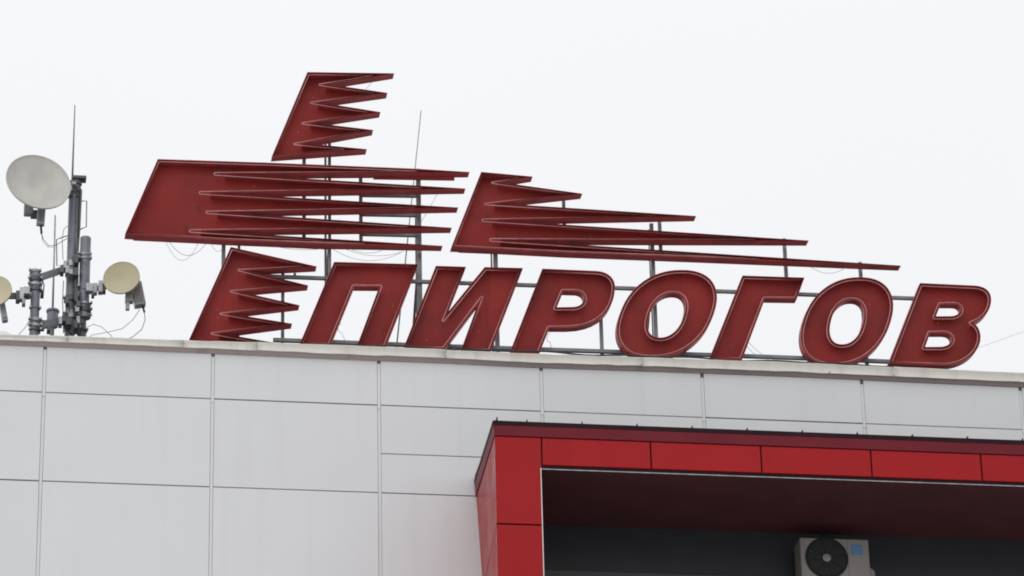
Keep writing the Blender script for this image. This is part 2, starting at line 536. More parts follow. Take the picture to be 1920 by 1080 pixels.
# ------------------------------------------------------------------ air conditioner in the recess
YA = -0.52
a0, a1 = at(1499, 1007, YA), at(1628, 1007, YA)
ah = 0.60
aw = a1.x-a0.x
ac = thing('air_conditioner', (a0.x+aw/2, YA+0.15, a0.z-ah), 'beige outdoor air conditioner unit with round black fan in the dark recess', 'air conditioner')
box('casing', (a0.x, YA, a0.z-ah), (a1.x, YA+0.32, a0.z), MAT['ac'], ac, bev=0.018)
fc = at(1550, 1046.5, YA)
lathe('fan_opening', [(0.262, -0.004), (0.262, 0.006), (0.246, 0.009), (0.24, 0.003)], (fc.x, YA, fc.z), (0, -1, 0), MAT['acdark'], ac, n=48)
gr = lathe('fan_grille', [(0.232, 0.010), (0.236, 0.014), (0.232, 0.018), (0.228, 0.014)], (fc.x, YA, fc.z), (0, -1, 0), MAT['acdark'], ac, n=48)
for rr in (0.07, 0.10, 0.13, 0.16, 0.19, 0.215):
    pts = [(fc.x+rr*math.cos(t*math.pi/20), YA-0.014, fc.z+rr*math.sin(t*math.pi/20)) for t in range(40)]
    tube('grille_ring', pts, 0.0022, MAT['acdark'], gr, n=5, closed=True)
for k in range(8):
    an = k*math.pi/4+0.2
    bar('grille_spoke', (fc.x+0.04*math.cos(an), YA-0.012, fc.z+0.04*math.sin(an)), (fc.x+0.232*math.cos(an), YA-0.012, fc.z+0.232*math.sin(an)), 0.006, 0.004, MAT['acdark'], gr)
hub = lathe('fan_hub', [(0.05, 0.008), (0.05, 0.016), (0.044, 0.020), (0.01, 0.021)], (fc.x, YA, fc.z), (0, -1, 0), MAT['ac'], ac, n=28)
s0, s1 = at(1595.5, 1021, YA), at(1617.5, 1040.5, YA)
st = box('blue_sticker', (s0.x, YA-0.0025, s1.z), (s1.x, YA-0.0005, s0.z), MAT['blue'], ac)
for k, (u0, u1) in enumerate(((0.1, 0.75), (0.1, 0.9), (0.1, 0.6))):
    zz = s1.z + (s0.z-s1.z)*(0.25+0.22*k)
    box('sticker_line', (s0.x+(s1.x-s0.x)*u0, YA-0.0035, zz), (s0.x+(s1.x-s0.x)*u1, YA-0.0028, zz+0.008), MAT['paleblue'], st)
v0 = at(1634, 1070, YA+0.1)
hexa('valve_cover', [(a1.x-0.002, YA+0.06, a0.z-ah+0.01), (a1.x+0.065, YA+0.06, a0.z-ah+0.01), (a1.x+0.065, YA+0.06, v0.z-0.02), (a1.x-0.002, YA+0.06, v0.z+0.03),
                     (a1.x-0.002, YA+0.26, a0.z-ah+0.01), (a1.x+0.065, YA+0.26, a0.z-ah+0.01), (a1.x+0.065, YA+0.26, v0.z-0.02), (a1.x-0.002, YA+0.26, v0.z+0.03)], MAT['ac'], ac)
box('panel_seam', (at(1590, 1040, YA).x-0.002, YA-0.001, a0.z-ah+0.02), (at(1590, 1040, YA).x+0.002, YA+0.002, a0.z-0.025), MAT['frame'], ac)
for x in (a0.x+0.12, a1.x-0.12):
    bar('wall_bracket', (x, YA+0.0, a0.z-ah-0.02), (x, -0.058, a0.z-ah-0.02), 0.04, 0.035, MAT['galv'], ac, up=Vector((0, 0, 1)))

# ------------------------------------------------------------------ rooftop sign
YF = 0.25
def bez(p0, p1, p2, p3, n=10):
    out = []
    for i in range(1, n+1):
        t = i/n; s = 1-t
        out.append(tuple(s*s*s*a+3*s*s*t*b+3*s*t*t*c+t*t*t*d for a, b, c, d in zip(p0, p1, p2, p3)))
    return out
def path(cmds, conv):
    pts = []
    for c in cmds:
        if len(c) == 2 and not isinstance(c[0], tuple): pts.append(tuple(c))
        else: pts += bez(pts[-1], *c)
    return [conv(*p) for p in pts]
def oval(cx, cy, a, b, sh, conv, n=56, e=2.25):
    pts = []
    for i in range(n):
        t = 2*math.pi*i/n
        c, s_ = math.cos(t), math.sin(t)
        X = a*math.copysign(abs(c)**(2/e), c); Yy = b*math.copysign(abs(s_)**(2/e), s_)
        pts.append(conv(cx + X + sh*Yy/b, cy - Yy))
    return pts
c2 = lambda x, y: (200+x/2.843, 280+y/2.843)
c3 = lambda x, y: (480+x/2.918, 110+y/2.918)
c4 = lambda x, y: (820+x/4.364, 300+y/4.364)
c6 = lambda x, y: (540+x/4.174, 450+y/4.174)
c7 = lambda x, y: (940+x/4.174, 480+y/4.174)
c8 = lambda x, y: (1320+x/3.2, 480+y/3.2)
ident = lambda x, y: (x, y)

def area(l):
    return 0.5*sum(a[0]*b[1]-b[0]*a[1] for a, b in zip(l, l[1:]+l[:1]))
def offset(l, d, ext_max=0.13):
    """move a closed loop to its left by d; mitred at outward corners, rounded round inward ones"""
    out = []
    n = len(l)
    for i in range(n):
        p0, p1, p2 = (Vector(l[i-1]), Vector(l[i]), Vector(l[(i+1) % n]))
        e0, e1 = (p1-p0), (p2-p1)
        if e0.length < 1e-7 or e1.length < 1e-7: continue
        e0.normalize(); e1.normalize()
        n0, n1 = Vector((-e0.y, e0.x)), Vector((-e1.y, e1.x))
        cr = e0.x*e1.y - e0.y*e1.x
        if cr < -0.25 or (cr < 0 and e0.dot(e1) < 0):
            a0, a1 = math.atan2(n0.y, n0.x), math.atan2(n1.y, n1.x)
            while a1 > a0: a1 -= 2*math.pi
            half = 0.5*math.acos(max(-1, min(1, -e0.dot(e1))))      # half the notch angle
            ext = min(d/max(0.02, math.tan(half))*(0.62 if half < 0.2 else 0.36), ext_max) if half < 1.2 else 0.0
            k = max(2, int((a0-a1)/0.35))
            bis = (n0+n1)
            ext_dir = (e0-e1).normalized()
            for j in range(k+1):
                t = a0+(a1-a0)*j/k
                f_ = 1-abs(2*j/k-1)
                sc = max(0.25, 1-ext*math.tan(half)/d) if half < 1.2 else 1.0
                nn = Vector((math.cos(t), math.sin(t)))*d
                along = ext_dir*nn.dot(ext_dir)
                out.append(p1 + (nn-along) - (nn-along)*(1-sc) + along*sc + ext_dir*ext)
        else:
            m = n0+n1
            if m.length < 1e-5: continue
            m.normalize()
            out.append(p1 + m*(d/max(0.004, m.dot(n0))))
    return out

def tray(t, loops_px, depth, inset, trad=0.0068, tdep=0.018, yf=YF):
    loops = []
    for i, lp in enumerate(loops_px):
        l = [(p.x, p.z) for p in (at(x, y, yf) for x, y in lp)]
        if (area(l) > 0) != (i == 0): l = l[::-1]
        loops.append(l)
    flat = [v for l in loops for v in l]
    tris = tessellate_polygon([[Vector((x, z, 0)) for x, z in l] for l in loops])
    yb = yf+depth
    nv = len(flat)
    vs = [(x, yb-0.006, z) for x, z in flat] + [(x, yb, z) for x, z in flat]
    fs = [tuple(tr) for tr in tris] + [tuple(k+nv for k in tr[::-1]) for tr in tris]
    bp = mesh('back_panel', vs, fs, MAT['red'], t)
    bm = bmesh.new(); bm.from_mesh(bp.data)
    for fc_ in bm.faces:
        want = -1 if fc_.calc_center_median().y < (yb-0.003-base_of(t).y) else 1
        fc_.normal_update()
        if fc_.normal.y*want < 0: fc_.normal_flip()
    bm.to_mesh(bp.data); bm.free()
    vs, fs = [], []
    for l in loops:
        b0 = len(vs); n = len(l)
        for x, z in l: vs += [(x, yf, z), (x, yb+0.002, z)]
        for i in range(n):
            j = (i+1) % n
            fs.append((b0+2*i, b0+2*j, b0+2*j+1, b0+2*i+1))
    rim = mesh('rim', vs, fs, MAT['rim'], t)
    m = rim.modifiers.new('sheet', 'SOLIDIFY'); m.thickness = 0.006; m.offset = 0.0
    for l in loops:
        o = offset(l, inset)
        tube('neon_tube', [(v[0], yf+tdep, v[1]) for v in o], trad, MAT['neon'], t, n=7, closed=True)
    return loops

def sign_thing(name, label, cat, group, loops_px, depth, inset, **kw):
    P = [at(x, y, YF) for x, y in loops_px[0]]
    t = thing(name, (sum(p.x for p in P)/len(P), YF, min(p.z for p in P)), label, cat, group)
    tray(t, loops_px, depth, inset, **kw)
    # short steel brackets from the tray back to the frame
    return t

LD, LI = 0.125, 0.030
GL = 'letters of the rooftop sign'
sign_thing('sign_letter', 'red metal letter П with neon outline, first letter of the rooftop word', 'letter', GL,
    [path([(362, 172), (1018, 190), (764, 838), (540, 830), (715, 365), (518, 363), (332, 823), (92, 815)], c6)], LD, LI)
sign_thing('sign_letter', 'red metal letter И with neon outline, standing between П and Р', 'letter', GL,
    [path([(1158, 203), (1392, 210), (1254, 562), (1540, 213), (1838, 220), (1585, 868), (1355, 860), (1482, 510), (1225, 852), (905, 845)], c6)], LD, LI)
sign_thing('sign_letter', 'red metal letter Р with one rounded bowl, right of И', 'letter', GL,
    [path([(322, 100), (740, 118), ((840, 122), (892, 180), (888, 250)), ((884, 400), (790, 555), (520, 560)), (376, 560), (296, 764), (66, 757)], c7),
     path([(485, 272), (590, 275), ((680, 285), (665, 400), (560, 400)), (432, 402)], c7)], LD, LI)
sign_thing('sign_letter', 'red metal letter О between Р and Г, first of the two rings', 'letter', GL,
    [oval(1296, 451, 366, 341, 114, c7), oval(1294, 465, 137, 175, 52, c7, 40)], LD, LI)
sign_thing('sign_letter', 'red metal letter Г with one short arm, between the two О rings', 'letter', GL,
    [path([(232, 118), (602, 130), (556, 257), (366, 254), (228, 622), (34, 614)], c8)], LD, LI)
sign_thing('sign_letter', 'red metal letter О between Г and В, second of the two rings', 'letter', GL,
    [oval(858, 390, 262, 262, 74, c8), oval(858, 396, 99, 135, 30, c8, 40)], LD, LI)
sign_thing('sign_letter', 'red metal letter В with two holes, last letter of the rooftop word', 'letter', GL,
    [path([(1297, 163), (1620, 178), ((1690, 181), (1722, 215), (1722, 262)), ((1722, 325), (1680, 380), (1612, 400)), ((1640, 415), (1657, 445), (1658, 485)), ((1662, 575), (1560, 655), (1445, 655)), (1110, 642)], c8),
     path([(1420, 288), (1500, 288), ((1565, 290), (1550, 362), (1480, 362)), (1391, 362)], c8),
     path([(1357, 460), (1440, 460), ((1515, 462), (1500, 545), (1420, 546)), (1326, 546)], c8)], LD, LI)

WD, WI = 0.15, 0.026
GW = 'jagged emblem panels of the rooftop sign'
sign_thing('emblem_panel', 'small red jagged emblem panel on top, above the long panel', 'sign panel', GW,
    [path([(282, 74), (755, 80), (390, 139), (718, 187), (345, 239), (680, 292), (303, 350), (640, 390), (257, 462), (605, 495), (88, 532)], c3)], WD, WI)
sign_thing('emblem_panel', 'long red emblem panel with five parallel spikes, at the left', 'sign panel', GW,
    [path([(296, 298.5), (509, 305.5), (778, 316.5), (880, 322.5), (424, 325.5), (872.4, 353.5), (396, 361), (858.7, 389), (409, 397.5), (846.7, 427), (378, 432.5),
           (829.5, 461), (620, 457), (425, 449.5), (235, 438)], ident)], WD, WI*0.9)
sign_thing('emblem_panel', 'red emblem panel with spikes lengthening downwards, above the letters at right', 'sign panel', GW,
    [path([(902.5, 322.5), (998.3, 331), (936, 341.5), (1091.5, 363), (930, 381), (1305, 405), (926, 412.5), (1516, 451), (941, 449.5),
           (1689, 498), (1300, 482), (1060, 473), (847, 462)], ident)], WD, WI*0.9)
sign_thing('emblem_panel', 'red emblem panel with short spikes left of letter П on the roof edge', 'sign panel', GW,
    [path([(662, 521), (1118, 624), (748, 645), (1073, 725), (705, 757), (1027, 831), (655, 875), (987, 929), (604, 980), (945, 1040), (430, 1036)], c2)], WD, WI)

# dark electrode leads at the bends of the neon tubes
for nm, ends in (('long red', (((407.5, 315), (412.8, 324)), ((371.6, 387), (377, 394.5)), ((347, 421), (356.5, 430)))),
                 ('spikes lengthening', (((914, 403), (916.5, 412)), ((933, 441), (936, 447))))):
    par = [o_ for o_ in COL.objects if o_.name.startswith('emblem_panel') and nm in o_['label']][0]
    for a_, b_ in ends:
        tube('electrode_lead', [at(*a_, YF+0.10), at((a_[0]+b_[0])/2, (a_[1]+b_[1])/2, YF+0.07), at(*b_, YF+0.02)], 0.009, MAT['wire'], par, n=7)

# steel frame behind the letters
YP = YF+0.225
x0 = at(1100, 600, YP).x
fr = thing('steel_scaffold', (x0, YP, ROOFZ), 'grey steel posts and rails carrying the red sign on the roof', 'scaffold')
def post(px, py, ytop, ybot=None, wpx=7.0, Y=YP, base=True):
    p = at(px, py, Y)
    zt = at(px, ytop, Y).z
    zb = ROOFZ if ybot is None else at(px, ybot, Y).z
    wd = wpx/pxm(Y)
    box('post', (p.x-wd/2, Y-wd/2, zb), (p.x+wd/2, Y+wd/2, zt), MAT['steel'], fr, bev=0.004)
    if ybot is None:
        box('base_plate', (p.x-0.09, Y-0.09, ROOFZ), (p.x+0.09, Y+0.09, ROOFZ+0.012), MAT['steel'], fr)
YQ = YP+0.42                         # second row of posts further back
post(419, 480, 430, None, 7)
post(448, 463, 440, None, 5)
post(530, 590, 500, None, 6)
post(570, 370, 262, 455, 6.5)
post(618, 440, 262, None, 5.5)
post(610.3, 400, 262, None, 4.2, YQ)
post(676.4, 390, 322, 452, 6.5)
post(786, 470, 318, None, 8.5)
post(780.5, 500, 400, None, 3, YQ)
post(929, 490, 455, None, 8)
post(921.5, 490, 440, None, 3, YQ)
post(1057, 390, 365, 462, 6)
post(1127.5, 625, 536, None, 6.5)
post(1224.5, 500, 420, None, 7)
post(1219, 505, 430, None, 2.5, YQ)
post(1237, 430, 405, 476, 6.5)
post(1472.5, 490, 448, 556, 6.5)
post(1613.5, 512, 492, None, 6.5)
post(1619, 590, 520, None, 2.5, YQ)
def rail(a, b, wpx, Y, mat='steel', name='rail'):
    wd = wpx/pxm(Y)
    bar(name, at(*a, Y), at(*b, Y), wd, wd, MAT[mat], fr, up=Vector((0, 0, 1)), bev=0.004)
YR = YP-0.022-0.026
rail((462, 517), (875.2, 531.2), 6.5, YR); rail((875.8, 531.2), (1360, 546.8), 6.5, YR); rail((1360.6, 546.8), (1745, 561), 6.5, YR)
rail((512, 637.5), (851, 650), 7, YR); rail((851.6, 650), (1445, 669.5), 7, YR); rail((1445.6, 669.5), (1700, 679.5), 7, YR)
for a, b in (((676, 366), (786, 367.5)), ((676, 402), (786, 404)), ((676, 439), (786, 441.5))):
    rail(a, b, 6.5, YP+0.05, name='rung')
for a, b in (((700, 333.8), (852, 336)), ((250, 448.2), (615, 465.2)), ((860, 471), (1299, 488.4)), ((655, 152), (681, 153.5))):
    rail(a, b, 5.0, YF+0.165, 'rim', name='backing_rail')
for (px, py) in ((553, 514), (530, 560), (640, 500), (760, 505), (840, 510), (950, 510), (1080, 520), (1250, 520), (1450, 530), (1590, 535), (1760, 545)):
    p = at(px, py, YF+0.152)
    bar('bracket', p, (p.x, YR+0.02, p.z), 0.03, 0.03, MAT['steel'], fr, up=Vector((0, 0, 1)))
# rear braces down to the roof
for px, py in ((617, 440), (786, 440), (929, 520), (1224.5, 470)):
    p = at(px, py, YP)
    bar('brace', (p.x, YP+0.03, p.z-0.15), (p.x, YP+1.5, ROOFZ+0.02), 0.03, 0.03, MAT['steel'], fr, up=Vector((1, 0, 0)))

# ------------------------------------------------------------------ loose wires about the sign
def sag(a, b, s, Y, n=14, Y2=None):
    P, Q = at(*a, Y), at(*b, Y if Y2 is None else Y2)
    k = s/pxm(Y)
    return [P.lerp(Q, i/n) - Vector((0, 0, 1))*k*4*(i/n)*(1-i/n) for i in range(n+1)]
def wire(label, pts, mat='wireg', r=0.0027, name='wire'):
    me = tube(name, pts, r, MAT[mat], None, n=5)
    og = Vector(pts[0])
    for v in me.data.vertices: v.co -= og
    me.location = og
    tag(me, label, 'wire', 'loose wires of the rooftop sign')
YW = YF+0.10
wire('dark wire loop hanging under the left end of the long red panel', sag((318, 454), (386, 457), 26, YW), 'wire')
wire('pale wider wire loop hanging under the left end of the long red panel', sag((311, 453), (372, 456), 37, YW))
wire('short wire drooping at the post under the long red panel', sag((395, 455), (420, 462), 14, YW))
wire('long pale wire sagging above the letter П, lowest of three', sag((624, 467), (756, 471), 22, YW))
wire('thin wire sagging above the letter П, middle of three', sag((645, 466), (752, 473), 11, YW))
wire('thin wire sagging flat above the letter П, topmost of three', sag((655, 466), (716, 470), 7, YW))
wire('thin wire sagging under the long red panel above the short spikes', sag((512, 461), (606, 466), 5, YW))
wire('thin pale wire loop under the longest spike above the ring between Г and В', sag((1518, 499), (1586, 501), 14, YW))
wire('thin wire between two spike tips of the top red panel', sag((700, 150), (678, 177), 1, YW+0.02))
wire('thin wire hanging from spikes of the long red panel near its tips', sag((820, 363), (790, 415), 2, YW+0.02))
def curl(px, py, w_, h_, Y, turns=1.5, tail=None):
    pts = []
    for i in range(26):
        t = i/25
        an = t*turns*2*math.pi
        pts.append(at(px + w_*math.sin(an)*(0.5+0.5*t), py + h_*t + 3*math.cos(an), Y+0.02*math.cos(an)))
    if tail: pts.append(at(*tail, Y))
    return pts
wire('curled thin wire hanging inside the letter П', curl(637, 603, 4.0, 20, YW, 1.2, (648, 641)))
wire('curled thin wire beside the foot of the letter Р', curl(1028, 622, 3.5, 20, YW, 1.3, (1034, 654)), 'wire')
wire('thin wire slanting from the stem of the letter Г to the roof, upper one', sag((1402, 640), (1434, 668), 2, YW))
wire('thin wire slanting from the stem of the letter Г to the roof, lower one', sag((1400, 648), (1421, 668), 2, YW))
pts = []
for i in range(60):
    t = i/59
    px = 612 + t*1060
    py = 643.5 + (px-612)*0.0385 + 2.2*math.sin(t*37)*math.sin(t*11)
    pts.append(at(px, py+1.5, YF-0.06))
wire('black cable lying along the roof edge at the feet of the letters', pts, 'wire', 0.011, 'cable')

# lightning rod leaning behind the sign
p0, p1 = at(789.5, 207, 1.2), at(744, 646, 1.2)
dd = (p1-p0).normalized()
p2 = p1 + dd*((ROOFZ+0.01-p1.z)/dd.z)
lr = thing('lightning_rod', (p2.x, p2.y, ROOFZ), 'thin leaning lightning rod rising behind the long red panel', 'lightning rod')
tube('rod', [p0, p0.lerp(p2, 0.3), p2], [0.006, 0.008, 0.010], MAT['galv'], lr, n=8)
cyl('foot', (p2.x, p2.y, ROOFZ), (p2.x, p2.y, ROOFZ+0.07), 0.11, MAT['roof'], lr, chamfer=0.02)

# wire leaving to the right
wire('thin pale wire running off to the right behind the letter В', sag((1800, 664), (2060, 565), 3, 1.6, Y2=3.0), 'wireg', 0.0020)

# ------------------------------------------------------------------ antenna mast at the left
YM = 2.0
k1 = lambda x, y: (x/2.25, 180+y/2.25)
def A(x, y, Y=YM): return at(*k1(x, y), Y)
PM = pxm(YM)*2.25                     # crop pixels per metre
mp = A(303, 700)
mast = thing('antenna_mast', (mp.x, YM, ROOFZ), 'grey steel antenna mast with side poles and arms at the left roof edge', 'antenna mast')
rm = 21/PM
zt = A(303, 372).z
cyl('pole', (mp.x, YM, ROOFZ), (mp.x, YM, zt), rm, MAT['mast'], mast, n=24)
cyl('pole_cap', (mp.x+0.02, YM, zt-0.02), (mp.x+0.02, YM, zt+0.05), rm*1.22, MAT['dark'], mast, n=18, chamfer=0.01)
box('cap_block', (mp.x-0.03, YM-0.10, zt+0.045), (mp.x+0.15, YM+0.05, zt+0.085), MAT['dark'], mast, bev=0.006)
tube('lightning_spike', [A(305, 352, YM), A(316, 38, YM)], [0.013, 0.007], MAT['steel'], mast, n=8)
def clamp(x, y, r, h, mat='galv', Y=YM, par=None):
    p = A(x, y, Y)
    hh = h/PM/0.9
    c_ = cyl('clamp', (p.x, Y, p.z-hh/2), (p.x, Y, p.z+hh/2), r/PM, MAT[mat], par or mast, n=18, chamfer=0.005)
    for s_ in (-1, 1):
        box('clamp_bolt', (p.x+s_*r/PM-0.012, Y-r/PM*0.75-0.03, p.z-0.012), (p.x+s_*r/PM+0.012, Y-r/PM*0.4, p.z+0.012), MAT['galv'], c_)
    return c_
clamp(310, 405, 25, 12); clamp(310, 428, 23, 8)
clamp(303, 712, 25, 26); clamp(303, 765, 24, 16, 'dark'); clamp(300, 860, 30, 22, 'dark'); clamp(303, 925, 26, 34); clamp(303, 985, 32, 20, 'dark')
# right hand side pole
q = A(357, 760)
YB = YM-0.10
qb = A(357, 760, YB)
cyl('side_pole', (qb.x, YB, A(357, 925, YB).z), (qb.x, YB, A(357, 597, YB).z), 22/PM, MAT['mast'], mast, n=22, chamfer=0.008)
for y, r, h, m_ in ((672, 25, 10, 'galv'), (690, 26, 8, 'galv'), (810, 25, 26, 'mast'), (880, 27, 10, 'galv'), (905, 27, 18, 'dark'), (930, 25, 16, 'mast')):
    clamp(357, y, r, h, m_, YB)
for y in (690, 905):
    bar('pole_link', A(303, y, YM-0.05), A(357, y, YB), 0.05, 0.05, MAT['dark'], mast, up=Vector((0, 0, 1)))
# left hand side pole on two arms
YC = YM-0.25
qc = A(148, 860, YC)
cyl('side_pole', (qc.x, YC, A(148, 1000, YC).z-0.5), (qc.x, YC, A(148, 735, YC).z), 19/PM, MAT['mast'], mast, n=22, chamfer=0.006)
for y, r, h, m_ in ((742, 22, 12, 'galv'), (775, 25, 18, 'dark'), (798, 26, 12, 'galv'), (820, 24, 12, 'dark'), (900, 21, 5, 'dark'), (948, 24, 14, 'galv'), (972, 25, 12, 'galv'), (990, 23, 9, 'dark')):
    clamp(148, y, r, h, m_, YC)
bar('arm', A(150, 772, YC), A(300, 722, YM), 0.075, 0.085, MAT['mast'], mast, up=Vector((0, 0, 1)), bev=0.006)
bar('arm', A(150, 974, YC), A(300, 938, YM), 0.085, 0.095, MAT['mast'], mast, up=Vector((0, 0, 1)), bev=0.006)
for x, y in ((262, 730), (275, 712), (172, 775), (255, 948), (180, 962), (330, 945), (320, 965)):
    p = A(x, y, YM-0.22)
    box('bracket_plate', (p.x-0.022, YM-0.24, p.z-0.05), (p.x+0.022, YM-0.10, p.z+0.05), MAT['dark' if (x+y) % 3 else 'galv'], mast, bev=0.004)
bar('brace', A(372, 900, YB), A(295, 1000, YM-0.08), 0.07, 0.06, MAT['dark'], mast, up=Vector((0, 1, 0)), bev=0.004)
cyl('side_pole', A(345, 1060, YM+0.12), A(345, 945, YM+0.12), 19/PM, MAT['mast'], mast, n=18)
clamp(345, 992, 22, 14, 'dark', YM+0.12)
# step loops bent from rod
tube('step_loop', [A(320, 458, YM), A(345, 443, YM-0.05), A(366, 443, YM-0.05), A(364, 552, YM-0.05), A(345, 560, YM-0.05), A(322, 572, YM)], 0.007, MAT['dark'], mast, n=7)
tube('step_loop', [A(284, 590, YM), A(258, 598, YM-0.05), A(238, 606, YM-0.05), A(240, 716, YM-0.05), A(270, 712, YM-0.02), A(290, 704, YM)], 0.007, MAT['dark'], mast, n=7)
tube('feed_cable', [A(330, 375, YM-0.08), A(342, 400, YM-0.1), A(338, 470, YM-0.1), A(334, 560, YM-0.1), A(328, 640, YM-0.1), A(326, 760, YM-0.12), A(326, 900, YM-0.12), A(330, 1010, YM-0.1)], 0.016, MAT['dark'], mast, n=8)
tube('feed_cable', [A(322, 380, YM-0.1), A(333, 410, YM-0.11), A(329, 600, YM-0.11)], 0.010, MAT['wire'], mast, n=7)
tube('feed_cable', [A(268, 780, YM-0.05), A(264, 860, YM-0.05), A(268, 1000, YM-0.05)], 0.006, MAT['wireg'], mast, n=6)
tube('feed_cable', [A(336, 385, YM-0.06), A(340, 450, YM-0.08), A(333, 520, YM-0.09), A(330, 590, YM-0.09)], 0.012, MAT['dark'], mast, n=7)
tube('feed_cable', [A(180, 778, YC), A(186, 800, YC-0.02), A(182, 830, YC-0.02), A(172, 852, YC)], 0.008, MAT['wire'], mast, n=7)
tube('feed_cable', [A(122, 950, YC), A(108, 975, YC-0.02), A(85, 1000, YC-0.02), A(60, 1030, YC)], 0.0045, MAT['wireg'], mast, n=6)
tube('feed_cable', [A(285, 548, YM-0.06), A(270, 560, YM-0.1), A(262, 600, YM-0.1), A(266, 690, YM-0.08)], 0.0045, MAT['wireg'], mast, n=6)
for x, y, w_, h_, m_ in ((322, 690, 16, 40, 'dark'), (318, 745, 26, 34, 'dark'), (284, 735, 16, 34, 'galv'), (300, 745, 20, 22, 'galv'), (322, 842, 14, 60, 'dark'), (330, 880, 18, 26, 'dark'), (284, 860, 14, 40, 'dark'), (288, 955, 22, 30, 'dark'), (270, 935, 14, 44, 'dark'),
                         (168, 800, 18, 34, 'dark'), (130, 760, 14, 20, 'galv'), (178, 832, 14, 20, 'dark'), (150, 985, 40, 14, 'dark'), (205, 985, 14, 16, 'dark'), (312, 372, 18, 14, 'galv'), (296, 395, 16, 18, 'galv'), (326, 905, 16, 20, 'galv')):
    p = A(x, y, YM-0.2)
    box('bracket_plate', (p.x-w_/PM/2, p.y-0.04, p.z-h_/PM/2), (p.x+w_/PM/2, p.y+0.1, p.z+h_/PM/2), MAT[m_], mast, bev=0.005)
box('base_plate', (mp.x-0.25, YM-0.25, ROOFZ), (mp.x+0.25, YM+0.25, ROOFZ+0.02), MAT['steel'], mast)

# microwave dishes
def view_basis(phi, tilt=0.0):
    """horizontal axis pointing at the camera turned by phi degrees (positive: towards photo right)"""
    tv = Vector((CAM.x, CAM.y, 0)) - Vector((mp.x, YM, 0))
    tv.normalize()
    h = (Matrix.Rotation(math.radians(phi), 3, 'Z') @ tv).normalized()
    return (h*math.cos(math.radians(tilt)) - Vector((0, 0, 1))*math.sin(math.radians(tilt))).normalized()
def dish(label, cx, cy, rad, phi, Y, mat, depth=0.16, drum=0.30, tilt=0.0):
    c = A(cx, cy, Y)
    n = view_basis(phi, tilt)
    R = rad/PM
    t = thing('microwave_dish', c - n*0.1, label, 'antenna', 'microwave dishes on the antenna mast')
    prof = [(R*0.02, -R*depth*1.0)]
    for i in range(1, 12):
        q_ = i/11*0.965
        prof.append((R*q_, -R*depth*(1-q_*q_*0.55-q_*0.45)))
    prof += [(R*0.985, 0.004), (R, 0.002), (R, -0.02), (R*0.97, -0.028)]
    for i in range(1, 9):
        q_ = 1-i/8*0.82
        prof.append((R*q_*0.97, -0.028 - R*drum*(1-q_*q_)))
    lathe('reflector', prof, c, n, MAT[mat], t, n=56)
    b = c - n*(0.028+R*drum*0.92)
    hub = cyl('hub', b, b-n*0.08, R*0.22, MAT['radio'], t, n=20, chamfer=0.006)
    return t, c, n, R, b
big, c, n, R, b = dish('large grey-white round dish at the top of the antenna mast', 163, 361, 138, 15, YM-0.42, 'dish', 0.34, 0.46, tilt=-11)
bar('mount_arm', b-n*0.02, A(306, 415, YM-0.05), 0.06, 0.07, MAT['dark'], big, up=Vector((0, 0, 1)))
def radio(t, top, bot, w1, d1, Y, fins=True):
    p, q_ = A(*top, Y), A(*bot, Y)
    r_ = bar('radio_unit', p, q_, w1/PM, d1/PM, MAT['radio'], t, up=Vector((0, 1, 0)), bev=0.012)
    ax = (q_-p)
    s_ = ax.normalized().cross(Vector((0, 1, 0))).normalized()
    if fins:
        for k in range(5):
            f0 = p + ax*0.1 + s_*((k-2)*w1/PM*0.18) + Vector((0, -d1/PM/2-0.012, 0))
            bar('cooling_fin', f0, f0+ax*0.8, 0.008, 0.03, MAT['radio'], r_, up=Vector((0, 1, 0)))
    return r_
r_ = radio(big, (178, 445), (170, 545), 34, 34, YM-0.12)
p = A(124, 480, YM-0.12)
box('polariser_block', (p.x-0.07, p.y-0.05, p.z-0.07), (p.x+0.05, p.y+0.07, p.z+0.10), MAT['galv'], big, bev=0.01)
p = A(146, 500, YM-0.12)
box('polariser_block', (p.x-0.05, p.y-0.04, p.z-0.04), (p.x+0.06, p.y+0.06, p.z+0.05), MAT['dark'], big, bev=0.008)
cyl('connector', A(172, 540, YM-0.12), A(175, 580, YM-0.12), 5/PM, MAT['wire'], big, n=10)
tube('dish_cable', [A(174, 575, YM-0.12), A(182, 603, YM-0.12), A(205, 632, YM-0.25), A(235, 630, YM-0.2), A(285, 600, YM-0.12)], 0.0045, MAT['wire'], big, n=6)
tube('dish_cable', [A(174, 575, YM-0.12), A(180, 612, YM-0.12), A(200, 636, YM-0.25), A(225, 638, YM-0.2)], 0.0035, MAT['wireg'], big, n=6)

rt, c, n, R, b = dish('small yellowish round dish on the right side pole of the mast', 512, 766, 76, -12, YM-0.40, 'dishy', 0.22, 0.36, tilt=-5)
bar('mount_arm', b-n*0.02, A(395, 815, YB-0.05), 0.05, 0.055, MAT['mast'], rt, up=Vector((0, 0, 1)))
for x, y, w_, h_, m_ in ((378, 812, 30, 36, 'galv'), (402, 815, 16, 44, 'galv'), (424, 808, 18, 52, 'galv'), (440, 812, 12, 40, 'dark'), (392, 840, 12, 16, 'dark')):
    p = A(x, y, YB-0.14)
    box('mount_plate', (p.x-w_/PM/2, p.y-0.05, p.z-h_/PM/2), (p.x+w_/PM/2, p.y+0.06, p.z+h_/PM/2), MAT[m_], rt, bev=0.005)
radio(rt, (572, 790), (592, 888), 46, 46, YM-0.22)
p = A(545, 845, YM-0.28)
box('polariser_block', (p.x-0.05, p.y-0.05, p.z-0.09), (p.x+0.05, p.y+0.05, p.z+0.10), MAT['galv'], rt, bev=0.01)
p = A(540, 882, YM-0.28)
box('polariser_block', (p.x-0.03, p.y-0.03, p.z-0.07), (p.x+0.02, p.y+0.03, p.z+0.05), MAT['radio'], rt, bev=0.006)
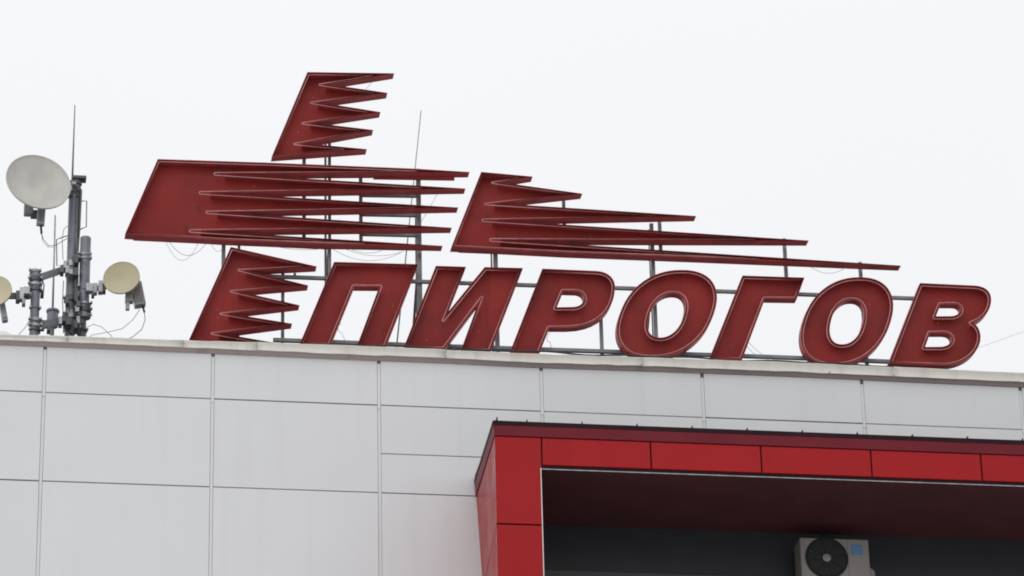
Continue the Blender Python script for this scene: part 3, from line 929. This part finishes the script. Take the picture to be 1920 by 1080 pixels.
cyl('connector', A(602, 885, YM-0.22), A(609, 912, YM-0.22), 4.5/PM, MAT['wire'], rt, n=10)
tube('dish_cable', [A(609, 910, YM-0.22), A(612, 945, YM-0.2), A(598, 985, YM-0.18), A(560, 1016, YM-0.15), A(520, 1034, YM-0.1)], 0.005, MAT['wireg'], rt, n=6)
tube('dish_cable', [A(590, 900, YM-0.22), A(560, 945, YM-0.2), A(515, 982, YM-0.2), A(450, 997, YM-0.2), A(390, 1008, YM-0.2), A(350, 1035, YM-0.1)], 0.0042, MAT['wireg'], rt, n=6)
tube('dish_cable', [A(368, 975, YM-0.1), A(395, 963, YM-0.15), A(430, 975, YM-0.15), A(470, 1012, YM-0.15), A(480, 1030, YM-0.15)], 0.0042, MAT['wireg'], rt, n=6)

lt, c, n, R, b = dish('small yellowish round dish cut by the left photo edge', -22, 822, 70, -12, YM-0.62, 'dishy', 0.22, 0.36, tilt=-5)
bar('mount_arm', b-n*0.02, A(125, 845, YC-0.02), 0.055, 0.07, MAT['dark'], lt, up=Vector((0, 0, 1)))
for x, y, w_, h_, m_ in ((75, 848, 16, 46, 'dark'), (92, 838, 18, 54, 'galv'), (112, 825, 26, 32, 'galv'), (100, 872, 14, 24, 'galv')):
    p = A(x, y, YC-0.12)
    box('mount_plate', (p.x-w_/PM/2, p.y-0.05, p.z-h_/PM/2), (p.x+w_/PM/2, p.y+0.06, p.z+h_/PM/2), MAT[m_], lt, bev=0.005)
radio(lt, (8, 878), (22, 952), 24, 34, YM-0.46)

# thin whip antenna on a small pot behind the mast
YH = YM+0.8
p = A(222, 930, YH)
wh = thing('whip_antenna', (p.x, YH, ROOFZ), 'thin whip antenna on a grey cylinder behind the mast', 'antenna')
cyl('pot', (p.x, YH, A(222, 975, YH).z), (p.x, YH, A(222, 915, YH).z), 24/PM, MAT['mast'], wh, n=22, chamfer=0.006)
cyl('pot_lid', (p.x, YH, A(222, 915, YH).z+0.001), (p.x, YH, A(222, 903, YH).z), 28/PM, MAT['mast'], wh, n=22, chamfer=0.008)
tube('whip', [A(222, 904, YH), A(228, 700, YH), A(233, 503, YH)], [0.014, 0.012, 0.010], MAT['galv'], wh, n=8)
cyl('stem', (p.x, YH, ROOFZ), (p.x, YH, A(222, 975, YH).z-0.001), 9/PM, MAT['steel'], wh, n=12)

# low pale duct end on the roof at the left edge of the photo
p = A(10, 996, 0.9)
du = thing('roof_duct', (p.x-0.3, 0.9, ROOFZ), 'low pale curved roof duct at the left edge behind the fascia', 'duct')
pts = [A(-160, 990, 0.9), A(-60, 989, 0.9), A(-10, 989.5, 0.9), A(20, 993, 0.9), A(38, 1002, 0.9), A(46, 1030, 0.9)]
tube('duct', [Vector(v)-Vector((0, 0, 0.12)) for v in pts], 0.11, MAT['white'], du, n=18)
box('duct_foot', (p.x-1.2, 0.82, ROOFZ), (p.x-0.2, 0.98, A(0, 1000, 0.9).z-0.2), MAT['steel'], du)
